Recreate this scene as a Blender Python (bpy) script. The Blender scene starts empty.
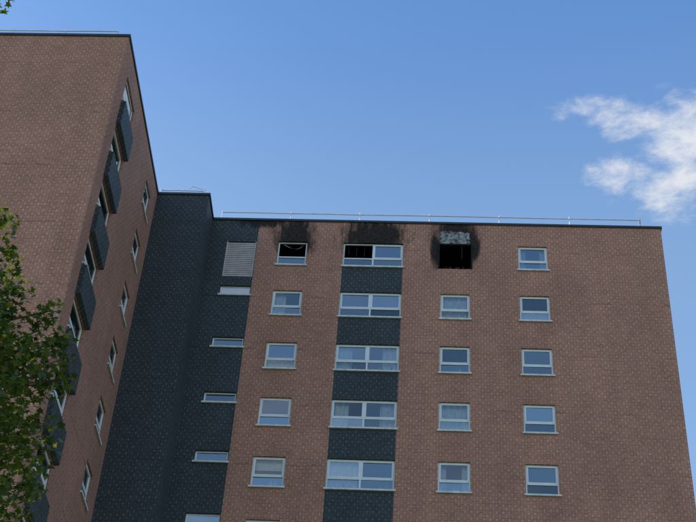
import bpy, bmesh, math, random
from mathutils import Vector, Matrix
import numpy as np
random.seed(7); rng=np.random.default_rng(11)
sc=bpy.context.scene
R_=math.radians
# ---------------------------------------------------------------- helpers
def link(o,parent=None):
    sc.collection.objects.link(o)
    if parent: o.parent=parent
    return o
def empty(n):
    e=bpy.data.objects.new(n,None); sc.collection.objects.link(e); return e
class NB:
    def __init__(s,nt): s.nt=nt
    def node(s,t,**k):
        n=s.nt.nodes.new(t)
        for a,b in k.items(): setattr(n,a,b)
        return n
    def put(s,sock,v):
        if isinstance(v,bpy.types.NodeSocket): s.nt.links.new(v,sock)
        else: sock.default_value=v
    def m(s,op,a,b=0.0,c=None,clamp=False):
        n=s.node('ShaderNodeMath',operation=op,use_clamp=clamp)
        s.put(n.inputs[0],a); s.put(n.inputs[1],b)
        if c is not None: s.put(n.inputs[2],c)
        return n.outputs[0]
    def comb(s,x,y,z=0.0):
        n=s.node('ShaderNodeCombineXYZ')
        for i,v in enumerate((x,y,z)): s.put(n.inputs[i],v)
        return n.outputs[0]
    def noise(s,vec,scale,detail=3,rough=.5,dist=0.0,dim='3D'):
        n=s.node('ShaderNodeTexNoise',noise_dimensions=dim); s.put(n.inputs['Vector'],vec)
        n.inputs['Scale'].default_value=scale; n.inputs['Detail'].default_value=detail
        n.inputs['Roughness'].default_value=rough; n.inputs['Distortion'].default_value=dist
        return n.outputs['Fac']
    def mr(s,v,a,b,c=0.0,d=1.0,smooth=True):
        n=s.node('ShaderNodeMapRange'); 
        if smooth: n.interpolation_type='SMOOTHSTEP'
        s.put(n.inputs[0],v)
        for i,x in enumerate((a,b,c,d)): s.put(n.inputs[i+1],x)
        return n.outputs[0]
    def mix(s,f,a,b,mode='MIX'):
        n=s.node('ShaderNodeMix',data_type='RGBA',blend_type=mode)
        s.put(n.inputs[0],f); s.put(n.inputs[6],a); s.put(n.inputs[7],b)
        return n.outputs[2]
def mat(name):
    m=bpy.data.materials.new(name); m.use_nodes=True
    nt=m.node_tree; b=nt.nodes['Principled BSDF']
    return m,NB(nt),b
def c4(r,g,b): return (r,g,b,1.0)
def simple(name,col,rough=.6,metal=0.0,var=.15,scale=3.0,spec=.5,det=2):
    m,n,b=mat(name)
    pos=n.node('ShaderNodeNewGeometry').outputs['Position']
    f=n.noise(pos,scale,det)
    v=n.mr(f,.3,.7,1-var,1+var,False)
    n.put(b.inputs['Base Color'],n.mix(1.0,c4(*col),n.comb(v,v,v),'MULTIPLY'))
    b.inputs['Roughness'].default_value=rough; b.inputs['Metallic'].default_value=metal
    b.inputs['Specular IOR Level'].default_value=spec
    return m
# ---------------------------------------------------------------- measured layout (metres)
D=43.67; ZR=43.23; XR=9.60; XT=-9.26; XS=-11.447; YT=42.2; YF=33.82
FH=2.7; ZS=40.68; NF=15; HW=1.38
COL={'B':(-6.33,-5.12),'C':(-3.60,-1.11),'D':(.46,1.64),'E':(3.63,4.83)}
A=(-8.50,-7.26)
# ---------------------------------------------------------------- materials
def brick_mat(name,c1,c2,mort,soot=False,tick=.5,rough=.85,spec=.25,light=(.5,.42,.37)):
    m,n,b=mat(name)
    pos=n.node('ShaderNodeNewGeometry').outputs['Position']
    sp=n.node('ShaderNodeSeparateXYZ'); n.put(sp.inputs[0],pos)
    x,y,z=sp.outputs
    u=n.m('ADD',x,y); vec=n.comb(u,z)
    br=n.node('ShaderNodeTexBrick',offset=.5,offset_frequency=2)
    n.put(br.inputs['Vector'],vec)
    n.put(br.inputs['Color1'],c4(*c1)); n.put(br.inputs['Color2'],c4(*c2)); n.put(br.inputs['Mortar'],c4(*mort))
    br.inputs['Scale'].default_value=1.0; br.inputs['Mortar Size'].default_value=.006
    br.inputs['Mortar Smooth'].default_value=.1; br.inputs['Bias'].default_value=-.1
    br.inputs['Brick Width'].default_value=.225; br.inputs['Row Height'].default_value=.075
    b2=n.node('ShaderNodeTexBrick',offset=.5,offset_frequency=2)
    n.put(b2.inputs['Vector'],n.comb(u,n.m('ADD',z,.02)))
    n.put(b2.inputs['Color1'],c4(0,0,0)); n.put(b2.inputs['Color2'],c4(0,0,0)); n.put(b2.inputs['Mortar'],c4(1,1,1))
    b2.inputs['Scale'].default_value=1.0; b2.inputs['Mortar Size'].default_value=.030
    b2.inputs['Mortar Smooth'].default_value=.15
    b2.inputs['Brick Width'].default_value=.225; b2.inputs['Row Height'].default_value=.15
    rowf=n.m('FRACT',n.m('DIVIDE',n.m('ADD',z,.02),.15))
    keep=n.m('LESS_THAN',n.m('ABSOLUTE',n.m('SUBTRACT',rowf,.5)),.25)
    fine=n.noise(vec,9.0,1,.6,dim='2D')
    tk=n.m('MULTIPLY',n.m('MULTIPLY',b2.outputs['Fac'],keep),n.mr(fine,.35,.62,.15*tick,tick))
    col=n.mix(tk,br.outputs['Color'],c4(*light))
    st=n.noise(n.comb(n.m('MULTIPLY',u,.8),n.m('MULTIPLY',z,.18)),1.3,3,.6,dim='2D')
    w=n.mr(st,.3,.7,.92,1.08,False)
    w2=n.mr(n.noise(vec,.35,2,.6,dim='2D'),.3,.7,.94,1.06,False)
    fl=n.m('FRACT',n.m('DIVIDE',n.m('SUBTRACT',ZS-.32+2.7*20,z),FH))
    band=n.mr(n.m('ABSOLUTE',n.m('SUBTRACT',fl,.5)),.0,.030,1.0,0.0)
    band=n.m('MULTIPLY',band,n.mr(st,.48,.62,0,.26))
    w=n.m('MULTIPLY',n.m('MULTIPLY',w,w2),n.m('SUBTRACT',1.0,band))
    col=n.mix(1.0,col,n.comb(w,w,w),'MULTIPLY')
    if soot:
        wob=n.m('SUBTRACT',n.noise(n.comb(n.m('MULTIPLY',x,2.4),n.m('MULTIPLY',z,.6)),1.7,4,.66,dim='2D'),.5)
        s=None
        for cx,cz,rx,rz,amp in ((-5.66,42.4,1.0,1.45,.85),(-2.35,42.45,1.65,1.35,.85),(1.05,42.5,1.10,1.6,.7),(.24,41.8,.30,1.2,.6),(1.84,42.0,.26,1.0,.6),(-7.1,43.2,1.3,.45,.9)):
            dx=n.m('DIVIDE',n.m('SUBTRACT',x,cx),rx); dz=n.m('DIVIDE',n.m('SUBTRACT',z,cz),rz)
            d=n.m('SQRT',n.m('ADD',n.m('MULTIPLY',dx,dx),n.m('MULTIPLY',dz,dz)))
            v=n.mr(n.m('MULTIPLY_ADD',wob,amp*1.3,d),.50,1.10,1.0,0.0)
            s=v if s is None else n.m('MAXIMUM',s,v)
        s=n.m('MULTIPLY',s,n.m('GREATER_THAN',y,43.0))
        s=n.m('MULTIPLY',s,n.mr(fine,.2,.7,.92,1.0))
        col=n.mix(n.m('MULTIPLY',s,.98),col,c4(.009,.009,.009))
    n.put(b.inputs['Base Color'],col)
    b.inputs['Roughness'].default_value=rough; b.inputs['Specular IOR Level'].default_value=spec
    return m
RB=((.43,.178,.116),(.325,.124,.084),(.45,.32,.25))
RB_SHADE=((.345,.140,.094),(.255,.098,.068),(.35,.25,.195))
DB=((.044,.050,.055),(.026,.030,.035),(.085,.09,.095))
KR=dict(tick=.48,light=(.64,.51,.44)); KD=dict(tick=.33,rough=.6,spec=.22,light=(.27,.29,.31))
M_BR=brick_mat('red_brick',*RB,**KR)
M_BR_SHADE=brick_mat('red_brick_painted_shade',*RB_SHADE,tick=.42,light=(.50,.40,.34))  # same red brick for the wing side, its shade darkened into the colour
M_DK=brick_mat('dark_grey_brick',*DB,**KD)
M_BRS=brick_mat('red_brick_sooted',*RB,soot=True,**KR)
M_DKS=brick_mat('dark_grey_brick_sooted',*DB,soot=True,**KD)
M_FR=simple('white_upvc',(.78,.78,.78),.35,var=.05)
M_SILL=simple('painted_sill',(.66,.64,.62),.6,var=.2,scale=5)
M_COP=simple('dark_coping_metal',(.028,.028,.032),.45,var=.2)
M_ROOF=simple('roof_felt',(.08,.08,.085),.9)
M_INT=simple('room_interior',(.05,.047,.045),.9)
M_CHAR=simple('charred_interior',(.006,.006,.006),.95,var=.5)
M_RAIL=simple('galvanised_rail',(.62,.56,.54),.5,metal=.1)
M_CUR=simple('net_curtain',(.80,.80,.80),.9,var=.1,scale=6)
M_CUR2=simple('coloured_curtain',(.35,.22,.20),.9,var=.2,scale=6)
M_ITEM=[simple('ornament_'+nm,c,.5) for nm,c in (('red',(.45,.06,.04)),('cream',(.6,.5,.35)),('green',(.06,.16,.05)),('white',(.7,.7,.7)))]
M_DRAPE=simple('scorched_drape',(.20,.19,.18),.9,var=.5,scale=9)
M_LOUV=simple('louvre_slats',(.54,.44,.41),.6,var=.12)
def concmat():
    m,n,b=mat('spalled_concrete')
    pos=n.node('ShaderNodeNewGeometry').outputs['Position']
    f=n.noise(pos,7.0,6,.75); g=n.noise(pos,2.2,3,.6)
    k=n.m('MULTIPLY',n.mr(f,.40,.56),n.mr(g,.30,.55,.35,1.0))
    n.put(b.inputs['Base Color'],n.mix(k,c4(.045,.043,.041),c4(.32,.315,.31)))
    b.inputs['Roughness'].default_value=.95
    return m
M_CONC=concmat()
def glass():
    m,n,b=mat('window_glass'); nt=m.node_tree; nt.nodes.remove(b)
    out=[x for x in nt.nodes if x.type=='OUTPUT_MATERIAL'][0]
    g=n.node('ShaderNodeBsdfGlossy'); g.inputs['Roughness'].default_value=.02; g.inputs['Color'].default_value=c4(.82,.93,1)
    t=n.node('ShaderNodeBsdfTransparent'); t.inputs['Color'].default_value=c4(.88,.92,.94)
    rnd=n.node('ShaderNodeNewGeometry').outputs['Random Per Island']
    fr=n.node('ShaderNodeFresnel'); fr.inputs['IOR'].default_value=1.9
    f=n.m('ADD',n.m('MULTIPLY',fr.outputs[0],1.1),n.mr(rnd,0,1,.03,.34,False),clamp=True)
    mx=n.node('ShaderNodeMixShader'); n.put(mx.inputs[0],f)
    nt.links.new(t.outputs[0],mx.inputs[1]); nt.links.new(g.outputs[0],mx.inputs[2]); nt.links.new(mx.outputs[0],out.inputs[0])
    return m
M_GL=glass()
# ---------------------------------------------------------------- building
bld=empty('apartment_building')
class Part:
    def __init__(s,name,mats): s.name=name;s.v=[];s.f=[];s.mi=[];s.mats=mats
    def quad(s,pts,mi=0):
        i=len(s.v); s.v+= [tuple(p) for p in pts]; s.f.append(tuple(range(i,i+len(pts)))); s.mi.append(mi)
    def box(s,T,u0,u1,d0,d1,z0,z1,mi=0):
        P=[T(u,d,z) for z in (z0,z1) for d in (d0,d1) for u in (u0,u1)]
        i=len(s.v); s.v+=[tuple(p) for p in P]
        for f in ((0,1,3,2),(4,6,7,5),(0,4,5,1),(2,3,7,6),(0,2,6,4),(1,5,7,3)):
            s.f.append(tuple(i+k for k in f)); s.mi.append(mi)
    def make(s,parent,recalc=True):
        me=bpy.data.meshes.new(s.name); me.from_pydata(s.v,[],s.f)
        for m in s.mats: me.materials.append(m)
        me.polygons.foreach_set('material_index',s.mi)
        if recalc:
            bm=bmesh.new(); bm.from_mesh(me); bmesh.ops.recalc_face_normals(bm,faces=bm.faces); bm.to_mesh(me); bm.free()
        return link(bpy.data.objects.new(s.name,me),parent)
TM=lambda u,d,z:(u,D-d,z)          # main facade, d = outward
TS=lambda u,d,z:(XS+d,u,z)         # wing side wall
TI=lambda x,y,z:(x,y,z)
frames=Part('window_frames',[M_FR]); sills=Part('window_sills',[M_SILL]); panes=Part('window_panes',[M_GL])
rooms=Part('rooms_behind_windows',[M_INT,M_CHAR]); curt=Part('curtains',[M_CUR,M_CUR2]); reveals=Part('window_reveals',[M_BR,M_DK,M_CHAR,M_BR_SHADE])
items=Part('windowsill_ornaments',M_ITEM)
def wall(name,T,us,zs,openings,dark,mats):
    U=set(us);Z=set(zs)
    for r in openings+dark: U.update(r[:2]);Z.update(r[2:])
    U=sorted(U);Z=sorted(Z)
    p=Part(name,mats)
    ins=lambda r,a,b:r[0]<a<r[1] and r[2]<b<r[3]
    for i in range(len(U)-1):
        for j in range(len(Z)-1):
            cu=(U[i]+U[i+1])/2;cz=(Z[j]+Z[j+1])/2
            if any(ins(r,cu,cz) for r in openings): continue
            mi=1 if any(ins(r,cu,cz) for r in dark) else 0
            if len(mats)>2 and cz>39.6: mi+=2
            p.quad([T(U[i],0,Z[j]),T(U[i+1],0,Z[j]),T(U[i+1],0,Z[j+1]),T(U[i],0,Z[j+1])],mi)
    return p.make(bld,recalc=False)
def reveal(T,o,dep=.12,mi=0,proud=0.0):
    a,b,c,e=o
    for q in (((a,c),(b,c)),((b,c),(b,e)),((b,e),(a,e)),((a,e),(a,c))):
        (u0,z0),(u1,z1)=q
        reveals.quad([T(u0,proud,z0),T(u1,proud,z1),T(u1,-dep,z1),T(u0,-dep,z0)],mi)
def room(T,o,depth=2.2,mi=0,dep=.12):
    a,b,c,e=o; a-=.5;b+=.5;c-=.5;e+=.2; d0=-dep-.02
    rooms.quad([T(a,-depth,c),T(b,-depth,c),T(b,-depth,e),T(a,-depth,e)],mi)
    rooms.quad([T(a,d0,c),T(b,d0,c),T(b,-depth,c),T(a,-depth,c)],mi)
    rooms.quad([T(a,d0,e),T(b,d0,e),T(b,-depth,e),T(a,-depth,e)],mi)
    rooms.quad([T(a,d0,c),T(a,d0,e),T(a,-depth,e),T(a,-depth,c)],mi)
    rooms.quad([T(b,d0,c),T(b,d0,e),T(b,-depth,e),T(b,-depth,c)],mi)
def pane(T,a,b,c,e,d):
    t=random.uniform(-.012,.012); s=random.uniform(-.008,.008)
    panes.quad([T(a,d-t-s,c),T(b,d-t+s,c),T(b,d+t+s,e),T(a,d+t-s,e)])
def casement(T,a,b,c,e,d,fw=.045,proud=.018):
    frames.box(T,a,b,d-.03,d+proud,c,c+fw); frames.box(T,a,b,d-.03,d+proud,e-fw,e)
    frames.box(T,a,a+fw,d-.03,d+proud,c+fw,e-fw); frames.box(T,b-fw,b,d-.03,d+proud,c+fw,e-fw)
    pane(T,a+fw-.005,b-fw+.005,c+fw-.005,e-fw+.005,d-.005)
def window(T,o,nh=1,dep=.12,trans=.37,missing=(),sill=True):
    a,b,c,e=o; d=-dep+.04; F=.055
    frames.box(T,a,b,d-.05,d,c,c+F); frames.box(T,a,b,d-.05,d,e-F,e)
    frames.box(T,a,a+F,d-.05,d,c+F,e-F); frames.box(T,b-F,b,d-.05,d,c+F,e-F)
    zt=c+(e-c)*trans
    if trans: frames.box(T,a+F,b-F,d-.05,d+.002,zt-.03,zt+.03)
    xs=[a+F+(b-a-2*F)*i/nh for i in range(nh+1)]
    for i in range(1,nh):
        if trans:
            frames.box(T,xs[i]-.03,xs[i]+.03,d-.05,d+.004,c+F,zt-.03); frames.box(T,xs[i]-.03,xs[i]+.03,d-.05,d+.004,zt+.03,e-F)
        else: frames.box(T,xs[i]-.03,xs[i]+.03,d-.05,d+.004,c+F,e-F)
    for i in range(nh):
        x0=xs[i]+(.03 if i else 0); x1=xs[i+1]-(.03 if i<nh-1 else 0)
        segs=[(c+F,zt-.03),(zt+.03,e-F)] if trans else [(c+F,e-F)]
        for k,(z0,z1) in enumerate(segs):
            if (i,k) in missing: continue
            if k==1: casement(T,x0,x1,z0,z1,d-.01,.05)
            else: pane(T,x0-.004,x1+.004,z0-.004,z1+.004,d-.025)
    if sill:
        sills.box(T,a-.06,b+.06,-dep+.02,.07,c-.075,c-.002)
def curtain(T,a,b,c,e,d,mi=0,amp=.035,k=26):
    N=max(6,int((b-a)*22)); ph=random.uniform(0,6)
    pts=[]
    for i in range(N+1):
        u=a+(b-a)*i/N
        pts.append((u,d+amp*math.sin(k*u+ph)+amp*.4*math.sin(k*2.3*u)))
    for i in range(N):
        (u0,d0),(u1,d1)=pts[i],pts[i+1]
        curt.quad([T(u0,d0,c),T(u1,d1,c),T(u1,d1,e),T(u0,d0,e)],mi)
def dress(T,o,kind):
    a,b,c,e=o; d=-.28
    if kind=='net': curtain(T,a,b,c,e,d)
    elif kind=='half': curtain(T,a,b,c,c+(e-c)*.55,d)
    elif kind=='sides':
        w=(b-a)*.26; curtain(T,a,a+w,c,e,d,0); curtain(T,b-w,b,c,e,d,0)
    elif kind=='left': curtain(T,a,a+(b-a)*.45,c,e,d,0)
    elif kind=='right': curtain(T,b-(b-a)*.4,b,c,e,d,0)
    elif kind=='col':
        w=(b-a)*.2; curtain(T,a,a+w,c,e,d,1); curtain(T,b-w,b,c,e,d,1)
    elif kind=='blind': curtain(T,a,b,e-(e-c)*.35,e,d,0,amp=.004)
def ornaments(T,o,n):
    a,b,c,e=o
    for _ in range(n):
        u=random.uniform(a+.15,b-.2); w=random.uniform(.04,.12); h=random.uniform(.18,.42); mi=random.randrange(4)
        items.box(T,u,u+w,-.24,-.17,c,c+h*.7,mi); items.box(T,u+w*.25,u+w*.75,-.225,-.185,c+h*.7+.001,c+h,mi)
known={('B',1):'left',('B',2):'half',('B',3):'none',('B',4):'blind',('C',1):'none',('C',2):'sides',('C',3):'sides',('C',4):'left',
('D',1):'net',('D',2):'none',('D',3):'net',('D',4):'sides',('E',1):'half',('E',2):'none',('E',3):'none',('E',4):'none'}
ops=[];dark=[(XT,A[1]+.03,0,ZR)]
for k in range(NF):
    zs=ZS-FH*k
    for c,(x0,x1) in COL.items():
        o=(x0,x1,zs+.075,zs+HW)
        if c=='D' and k==0: o=(.36,1.72,zs+.03,zs+1.42)
        ops.append(o)
        burnt=(k==0 and c!='E')
        reveal(TM,o,dep=.22 if burnt else .12,mi=2 if burnt else (1 if c=='C' else 0)); room(TM,o,mi=1 if burnt else 0,depth=3.0 if burnt else 2.2,dep=.22 if burnt else .12)
        if c=='C': dark.append((x0,x1,zs-(FH-HW),zs+.075))
        if c=='D' and k==0: continue
        miss=()
        if k==0 and c=='B': miss=((0,1),)
        if k==0 and c=='C': miss=((0,1),)
        window(TM,o,nh=2 if c=='C' else 1,missing=miss)
        if not burnt:
            dress(TM,o,known.get((c,k),random.choice(['none','none','net','sides','left','half','blind'])))
            if (c,k) in (('C',2),('C',3),('C',4),('D',2),('D',4),('B',4)): ornaments(TM,o,7 if c=='C' else 3)
    if k<NF-1:
        zc=ZS-FH*(k+1)+1.30
        o=(A[0],A[1],zc-.22,zc+.26); ops.append(o); reveal(TM,o,mi=1); room(TM,o)
        window(TM,o,nh=1,trans=0)
lo=(A[0],A[1],40.05,42.0); ops.append(lo); reveal(TM,lo,mi=1)
lv=Part('louvre_vent',[M_LOUV,M_CHAR])
for i in range(18):
    z=lo[2]+.03+i*(lo[3]-lo[2]-.06)/18
    y0,y1=D+.03,D+.05
    lv.quad([(lo[0]+.04,y0,z),(lo[1]-.04,y0,z),(lo[1]-.04,y1,z+.101),(lo[0]+.04,y1,z+.101)])
lv.box(TM,lo[0],lo[0]+.04,-.1,-.005,lo[2],lo[3]);lv.box(TM,lo[1]-.04,lo[1],-.1,-.005,lo[2],lo[3])
lv.quad([TM(lo[0],-.12,lo[2]),TM(lo[1],-.12,lo[2]),TM(lo[1],-.12,lo[3]),TM(lo[0],-.12,lo[3])],1)
lv.make(bld,False)
wall('main_front_wall',TM,[XT,XR],[0,39.5,ZR],ops,dark,[M_BR,M_DK,M_BRS,M_DKS])
# wing side wall
wops=[]
S1=(34.75,36.55);S2=(40.15,41.25)
panels=Part('projecting_dark_panels',[M_DK])
for k in range(NF):
    zs=ZS-FH*k
    for i,(y0,y1) in enumerate((S1,S2)):
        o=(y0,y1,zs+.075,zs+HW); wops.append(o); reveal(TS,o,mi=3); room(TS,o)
        window(TS,o,nh=1)
        dress(TS,o,random.choice(['none','net','sides','half']))
    panels.box(TS,S1[0]-.06,S1[1]+.06,.002,.18,zs-(FH-HW)+.02,zs-.08)
panels.make(bld)
wall('wing_side_wall',TS,[YF,YT+3],[0,ZR],wops,[],[M_BR_SHADE,M_DK])
# closed outer shells
sh=Part('outer_walls',[M_BR,M_DK,M_ROOF])
XL=-31.0; YB=56.0
def q(p,mi): sh.quad(p,mi)
q([(XL,YF,0),(XS,YF,0),(XS,YF,ZR),(XL,YF,ZR)],0)
q([(XR,D,0),(XR,YB,0),(XR,YB,ZR),(XR,D,ZR)],0)
q([(XL,YF,0),(XL,YB,0),(XL,YB,ZR),(XL,YF,ZR)],0)
q([(XL,YB,0),(XR,YB,0),(XR,YB,ZR),(XL,YB,ZR)],0)
q([(XS,YT,0),(XT,YT,0),(XT,YT,ZR),(XS,YT,ZR)],1)
q([(XT,YT,0),(XT,D,0),(XT,D,ZR),(XT,YT,ZR)],1)
zr=ZR-.02
q([(XL,YF,zr),(XS,YF,zr),(XS,YB,zr),(XL,YB,zr)],2)
q([(XS,YT,zr),(XT,YT,zr),(XT,YB,zr),(XS,YB,zr)],2)
q([(XT,D,zr),(XR,D,zr),(XR,YB,zr),(XT,YB,zr)],2)
sh.make(bld,False)
# coping
cp=Part('roof_coping',[M_COP])
t=.09;o_=.05
cp.box(TI,XT+o_,XR+o_,D-o_,D+.3,ZR-.02,ZR+t)
cp.box(TI,XR-.3,XR+o_,D+.3,YB,ZR-.02,ZR+t)
cp.box(TI,XS+o_,XT+o_,YT-o_,YT+.3,ZR-.02,ZR+t)
cp.box(TI,XT-.3,XT+o_,YT+.3,D+.3,ZR-.02,ZR+t-.003)
cp.box(TI,XS-.3,XS+o_,YF+.3,YT+.3,ZR-.02,ZR+t+.003)
cp.box(TI,XL-o_,XS+o_,YF-o_,YF+.3,ZR-.02,ZR+t+.003)
cp.make(bld)
# exposed concrete patch above the burnt opening
cv=[];cf=[];NX,NZ=26,14
for j in range(NZ+1):
    for i in range(NX+1):
        s=i/NX
        x=.40+1.28*s; z=42.04+(.80-.10*s)*j/NZ
        if i in(0,NX): x+=random.uniform(0,.07)*(1 if i==0 else -1)
        if j==NZ: z+=random.uniform(-.05,.04)
        if j==0: z+=random.uniform(-.03,.06)
        cv.append((x,D-.006-.004*random.random(),z))
for j in range(NZ):
    for i in range(NX):
        a=j*(NX+1)+i; cf.append((a,a+1,a+NX+2,a+NX+1))
me=bpy.data.meshes.new('exposed_concrete');me.from_pydata(cv,[],cf);me.materials.append(M_CONC)
me.polygons.foreach_set('use_smooth',[True]*len(cf))
ec=link(bpy.data.objects.new('exposed_concrete',me),bld)
# charred remains of the window frame round the opening
cfm=Part('charred_window_frame',[M_CHAR])
cfm.box(TM,.33,.40,-.10,.05,ZS+.05,42.12); cfm.box(TM,1.69,1.75,-.10,.04,ZS+.05,42.05)
cfm.box(TM,.40,1.69,-.10,.035,42.03,42.09); cfm.box(TM,1.30,1.34,-.08,-.04,41.3,42.03)
cfm.make(bld)
dr=Part('hanging_drape',[M_DRAPE])
prev=None
for i in range(21):
    s=i/20; x=-6.1+.8*s; z=41.98-.22*4*s*(1-s)*(.4+1.1*s); w=.02+.02*math.sin(s*9)
    cur=((x,D+.13,z),(x,D+.10,z-w-.03))
    if prev: dr.quad([prev[0],cur[0],cur[1],prev[1]])
    prev=cur
dr.make(bld,False)
db=Part('fire_debris',[M_CHAR,M_CONC])
for i in range(14):
    x=.5+random.random()*1.1; db.box(TI,x,x+.05+.15*random.random(),D+.15,D+.4,ZS+.03,ZS+.08+.22*random.random(),0 if i%5 else 1)
for i in range(3):
    x=-3.4+i*.33; db.box(TI,x,x+.03,D+.2,D+.24,41.6-.2*random.random(),42.05,0)
db.make(bld)
def tube(P,pts,r,seg=6,mi=0,rr=None):
    pts=[Vector(p) for p in pts]; rings=[]
    for i,p in enumerate(pts):
        t=(pts[min(i+1,len(pts)-1)]-pts[max(i-1,0)]).normalized()
        a=t.cross(Vector((0,0,1)));  a=a.normalized() if a.length>.05 else Vector((1,0,0)); b_=t.cross(a)
        ra=rr[i] if rr else r; st=len(P.v)
        for k in range(seg):
            an=2*math.pi*k/seg; P.v.append(tuple(p+a*math.cos(an)*ra+b_*math.sin(an)*ra))
        rings.append(st)
    for i in range(len(rings)-1):
        for k in range(seg):
            P.f.append((rings[i]+k,rings[i]+(k+1)%seg,rings[i+1]+(k+1)%seg,rings[i+1]+k)); P.mi.append(mi)
rl=Part('roof_guard_rail',[M_RAIL])
def rail(a,b,h,n,base=ZR+.05,both=True):
    a=Vector(a);b=Vector(b)
    tube(rl,[(*(a+(b-a)*t/12)[:2],base+h+random.uniform(-.015,.015)) for t in range(13)],.022)
    if both: tube(rl,[(*(a+(b-a)*t/12)[:2],base+h*.45) for t in range(13)],.010)
    for i in range(n+1):
        p=a+(b-a)*i/n; tube(rl,[(p.x,p.y,base-.1),(p.x,p.y,base+h+.10)],.018)
rail((XT+.35,D+.12,0),(8.8,D+.12,0),.52,6,both=False)
rail((8.8,D+.12,0),(8.8,YB-1,0),.52,5)
rail((-24,YF+.12,0),(XS-.5,YF+.12,0),.38,6,both=False)
rail((XS-.5,YF+.5,0),(XS-.5,YT,0),.40,4)
rail((XS+.1,YT+.12,0),(XT-.3,YT+.12,0),.30,2,both=False)
tube(rl,[(-10.7,YT+.4,ZR),(-10.1,YT+.3,ZR+.8),(-9.5,YT+.3,ZR+.55)],.015)
rl.make(bld,False)
for p in (frames,sills,rooms,items): p.make(bld)
for p in (panes,curt,reveals): p.make(bld,False)
# ---------------------------------------------------------------- ground
def sheet(name,x0,x1,y0,y1,z,m):
    me=bpy.data.meshes.new(name);me.from_pydata([(x0,y0,z),(x1,y0,z),(x1,y1,z),(x0,y1,z)],[],[(0,1,2,3)]);me.materials.append(m)
    return link(bpy.data.objects.new(name,me))
sheet('ground',-1500,1500,-1500,1500,0,simple('grass',(.06,.085,.03),.95,var=.4,scale=.8))
sheet('pavement',-60,60,-3,3,.004,simple('asphalt',(.06,.06,.06),.95,var=.2,scale=2))
# ---------------------------------------------------------------- tree
tree=empty('maple_tree')
M_BARK=simple('bark',(.09,.07,.05),.95,var=.4,scale=8)
def leafmat():
    m,n,b=mat('maple_leaves'); nt=m.node_tree
    r=n.node('ShaderNodeNewGeometry').outputs['Random Per Island']
    cr=n.node('ShaderNodeValToRGB'); n.put(cr.inputs[0],r)
    e=cr.color_ramp.elements; e[0].position=0;e[0].color=c4(.040,.066,.015); e[1].position=1;e[1].color=c4(.17,.165,.032)
    k=e.new(.65);k.color=c4(.072,.108,.022)
    n.put(b.inputs['Base Color'],cr.outputs[0]); b.inputs['Roughness'].default_value=.5
    tr=n.node('ShaderNodeBsdfTranslucent'); n.put(tr.inputs[0],n.mix(1.0,cr.outputs[0],c4(1.6,1.6,.7),'MULTIPLY'))
    out=[x for x in nt.nodes if x.type=='OUTPUT_MATERIAL'][0]
    mx=n.node('ShaderNodeMixShader'); mx.inputs[0].default_value=.42
    nt.links.new(b.outputs[0],mx.inputs[1]);nt.links.new(tr.outputs[0],mx.inputs[2]);nt.links.new(mx.outputs[0],out.inputs[0])
    return m
tp=Part('trunk_and_branches',[M_BARK])
base=Vector((-10.6,18.3,0))
TC=Vector((-9.85,18.3,15.3)); TR=Vector((4.1,3.8,3.8))
trunk=[base,base+Vector((.1,0,4)),base+Vector((.25,.1,8)),base+Vector((.4,0,12)),base+Vector((.5,0,15)),base+Vector((.4,0,18))]
tube(tp,trunk,.3,10,rr=[.34,.27,.22,.16,.10,.04])
cl=[]
for i in range(150):
    while True:
        v=Vector((random.uniform(-1,1),random.uniform(-1,1),random.uniform(-1,1)))
        if .35<v.length<1: break
    v=v*(1+.12*math.sin(5*v.x+3*v.z)+random.uniform(-.08,.05))
    if v.x<0 and random.random()<.35: continue
    cl.append((TC+Vector((v.x*TR.x,v.y*TR.y,v.z*TR.z)),random.uniform(.45,.8)))
for p,r in (((-6.75,13.55,19.15),.24),((-7.3,13.7,19.0),.4),((-7.8,14.4,18.6),.5),((-8.4,15.2,18.2),.6),
    ((-6.5,18.4,16.5),.42),((-6.45,19.0,15.8),.45),((-6.85,19.6,15.1),.5),((-7.0,18.1,16.9),.5),((-7.3,17.5,17.4),.42),((-7.3,20.0,14.5),.5),
    ((-6.3,18.7,16.2),.28),((-7.0,18.9,15.9),.6),((-7.4,18.3,16.5),.6),((-7.4,19.4,15.2),.6),((-6.9,18.9,16.1),.4),
    ((-6.12,18.5,16.35),.26),((-6.1,18.9,15.85),.3),((-6.35,18.2,16.75),.3),((-6.4,19.4,15.3),.32),((-5.98,18.6,16.1),.16),
    ((-7.25,17.2,17.8),.38),((-7.6,17.0,17.9),.5),((-7.62,16.7,18.4),.22),((-6.75,20.3,14.6),.3),((-6.9,20.6,14.0),.35)): cl.append((Vector(p),r))
for c,r in cl:
    h=max(6,min(17,c.z-1.5-random.random()*1.5)); s=Vector((base.x+.4,base.y,h))
    mid=(s+c)/2+Vector((random.uniform(-.3,.3),random.uniform(-.3,.3),.35))
    tube(tp,[s,mid,c],.03,5,rr=[.05,.03,.010])
tp.make(tree,False)
ang=[-90,-62,-20,5,32,58,90,122,148,175,200,242]
rad=[.30,.42,.85,.45,.95,.50,1.15,.50,.95,.45,.85,.42]
tmpl=np.array([(math.cos(R_(a))*r,math.sin(R_(a))*r,0) for a,r in zip(ang,rad)])
tmpl[:,2]=-.18*np.abs(tmpl[:,0])
V=[];F=[];off=0;K=len(ang)
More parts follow.
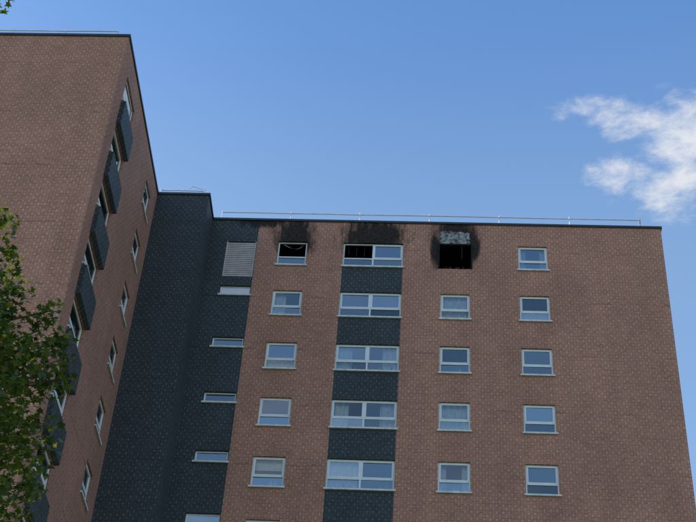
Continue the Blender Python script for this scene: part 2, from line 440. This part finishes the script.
for c,r in cl:
    n=int(155*(r/.65)**2)
    for _ in range(n):
        d=rng.normal(size=3); d/=np.linalg.norm(d); d*=r*rng.random()**.45; d[2]*=.75
        p=np.array(c)+d
        nz=np.array([rng.normal()*.75,rng.normal()*.75-.2,1.0]);nz/=np.linalg.norm(nz)
        t=rng.normal(size=3);t-=nz*(t@nz);t/=np.linalg.norm(t);bt=np.cross(nz,t)
        s=.055+.055*rng.random()
        V.append(p+s*(tmpl[:,0:1]*t+tmpl[:,1:2]*bt+tmpl[:,2:3]*nz)); F.append(tuple(range(off,off+K))); off+=K
me=bpy.data.meshes.new('leaves');me.from_pydata(np.concatenate(V).tolist(),[],F);me.materials.append(leafmat())
link(bpy.data.objects.new('leaves',me),tree)
# ---------------------------------------------------------------- world
SUN_EL=R_(36); az=Vector((-1,.12)).normalized(); SUN_ROT=math.atan2(az.x,az.y)
w=bpy.data.worlds.new('World');sc.world=w;w.use_nodes=True
n=NB(w.node_tree);bg=w.node_tree.nodes['Background']
sky=n.node('ShaderNodeTexSky',sky_type='NISHITA',sun_disc=False,sun_elevation=SUN_EL,sun_rotation=SUN_ROT)
sky.air_density=1.0;sky.dust_density=.6;sky.ozone_density=1.6
tc=n.node('ShaderNodeTexCoord').outputs['Generated']
sp=n.node('ShaderNodeSeparateXYZ');n.put(sp.inputs[0],tc);x,y,z=sp.outputs
zz=n.m('MAXIMUM',z,.05);u=n.m('DIVIDE',x,zz);v=n.m('DIVIDE',y,zz)
uv=n.comb(u,n.m('MULTIPLY_ADD',u,.10,n.m('MULTIPLY',v,1.15)))
nn=n.noise(uv,19.0,7,.64,.10,dim='2D')
def blob(cu,cv,ru,rv):
    a=n.m('DIVIDE',n.m('SUBTRACT',u,cu),ru);b=n.m('DIVIDE',n.m('SUBTRACT',v,cv),rv)
    d=n.m('SQRT',n.m('ADD',n.m('MULTIPLY',a,a),n.m('MULTIPLY',b,b)))
    return n.mr(d,.0,1.6,1.0,0.0)
bl=None
for a in ((.15,.893,.05,.020),(.195,.905,.045,.028),(.245,.91,.05,.055),(.24,.985,.06,.05),(.19,.975,.045,.028),(.225,.945,.04,.03),(.36,.95,.10,.12)):
    k=blob(*a); bl=k if bl is None else n.m('MAXIMUM',bl,k)
val=n.m('MULTIPLY_ADD',n.m('SUBTRACT',nn,.5),2.4,n.m('MULTIPLY',bl,1.0))
dens=n.mr(val,.22,1.45,0.0,.92)
back=n.m('MULTIPLY',n.mr(n.noise(uv,1.6,4,.6,.5,dim='2D'),.50,.72,0,.65),n.mr(y,-.1,-.4,0,1))
dens=n.m('MULTIPLY',dens,n.mr(bl,.02,.30)); dens=n.m('MAXIMUM',dens,back)
el=n.mr(z,.66,.80,0,1)
tint=n.mix(el,c4(1.56,1.66,1.60),c4(.95,1.29,1.58))
rt=n.mr(x,-.1,.25,1.0,1.13)
tint=n.mix(1.0,tint,n.comb(rt,rt,rt),'MULTIPLY')
col=n.mix(1.0,sky.outputs[0],tint,'MULTIPLY')
col=n.mix(dens,col,c4(5.4,5.5,5.8))
n.put(bg.inputs[0],col);bg.inputs[1].default_value=.15
sl=bpy.data.lights.new('sun','SUN');sl.energy=5.0;sl.angle=R_(.5);sl.color=(1,.93,.82)
so=link(bpy.data.objects.new('sun',sl))
to=Vector((az.x*math.cos(SUN_EL),az.y*math.cos(SUN_EL),math.sin(SUN_EL)))
so.rotation_euler=(-to).to_track_quat('-Z','Y').to_euler()
# ---------------------------------------------------------------- camera
p,yw,r=R_(41.989),R_(-4.415),R_(4.210)
Fv=Vector((math.sin(yw)*math.cos(p),math.cos(yw)*math.cos(p),math.sin(p)))
Rv=Vector((math.cos(yw),-math.sin(yw),0));Uv=Rv.cross(Fv)
R2=Rv*math.cos(r)+Uv*math.sin(r);U2=-Rv*math.sin(r)+Uv*math.cos(r)
cd=bpy.data.cameras.new('camera');cam=link(bpy.data.objects.new('camera',cd))
cd.sensor_width=36;cd.lens=1427.1/696*36;cd.clip_end=5000
M=Matrix((R2,U2,-Fv)).transposed().to_4x4();M.translation=Vector((0,0,1.6));cam.matrix_world=M
sc.camera=cam
sc.view_settings.view_transform='Standard';sc.view_settings.look='None';sc.view_settings.exposure=0
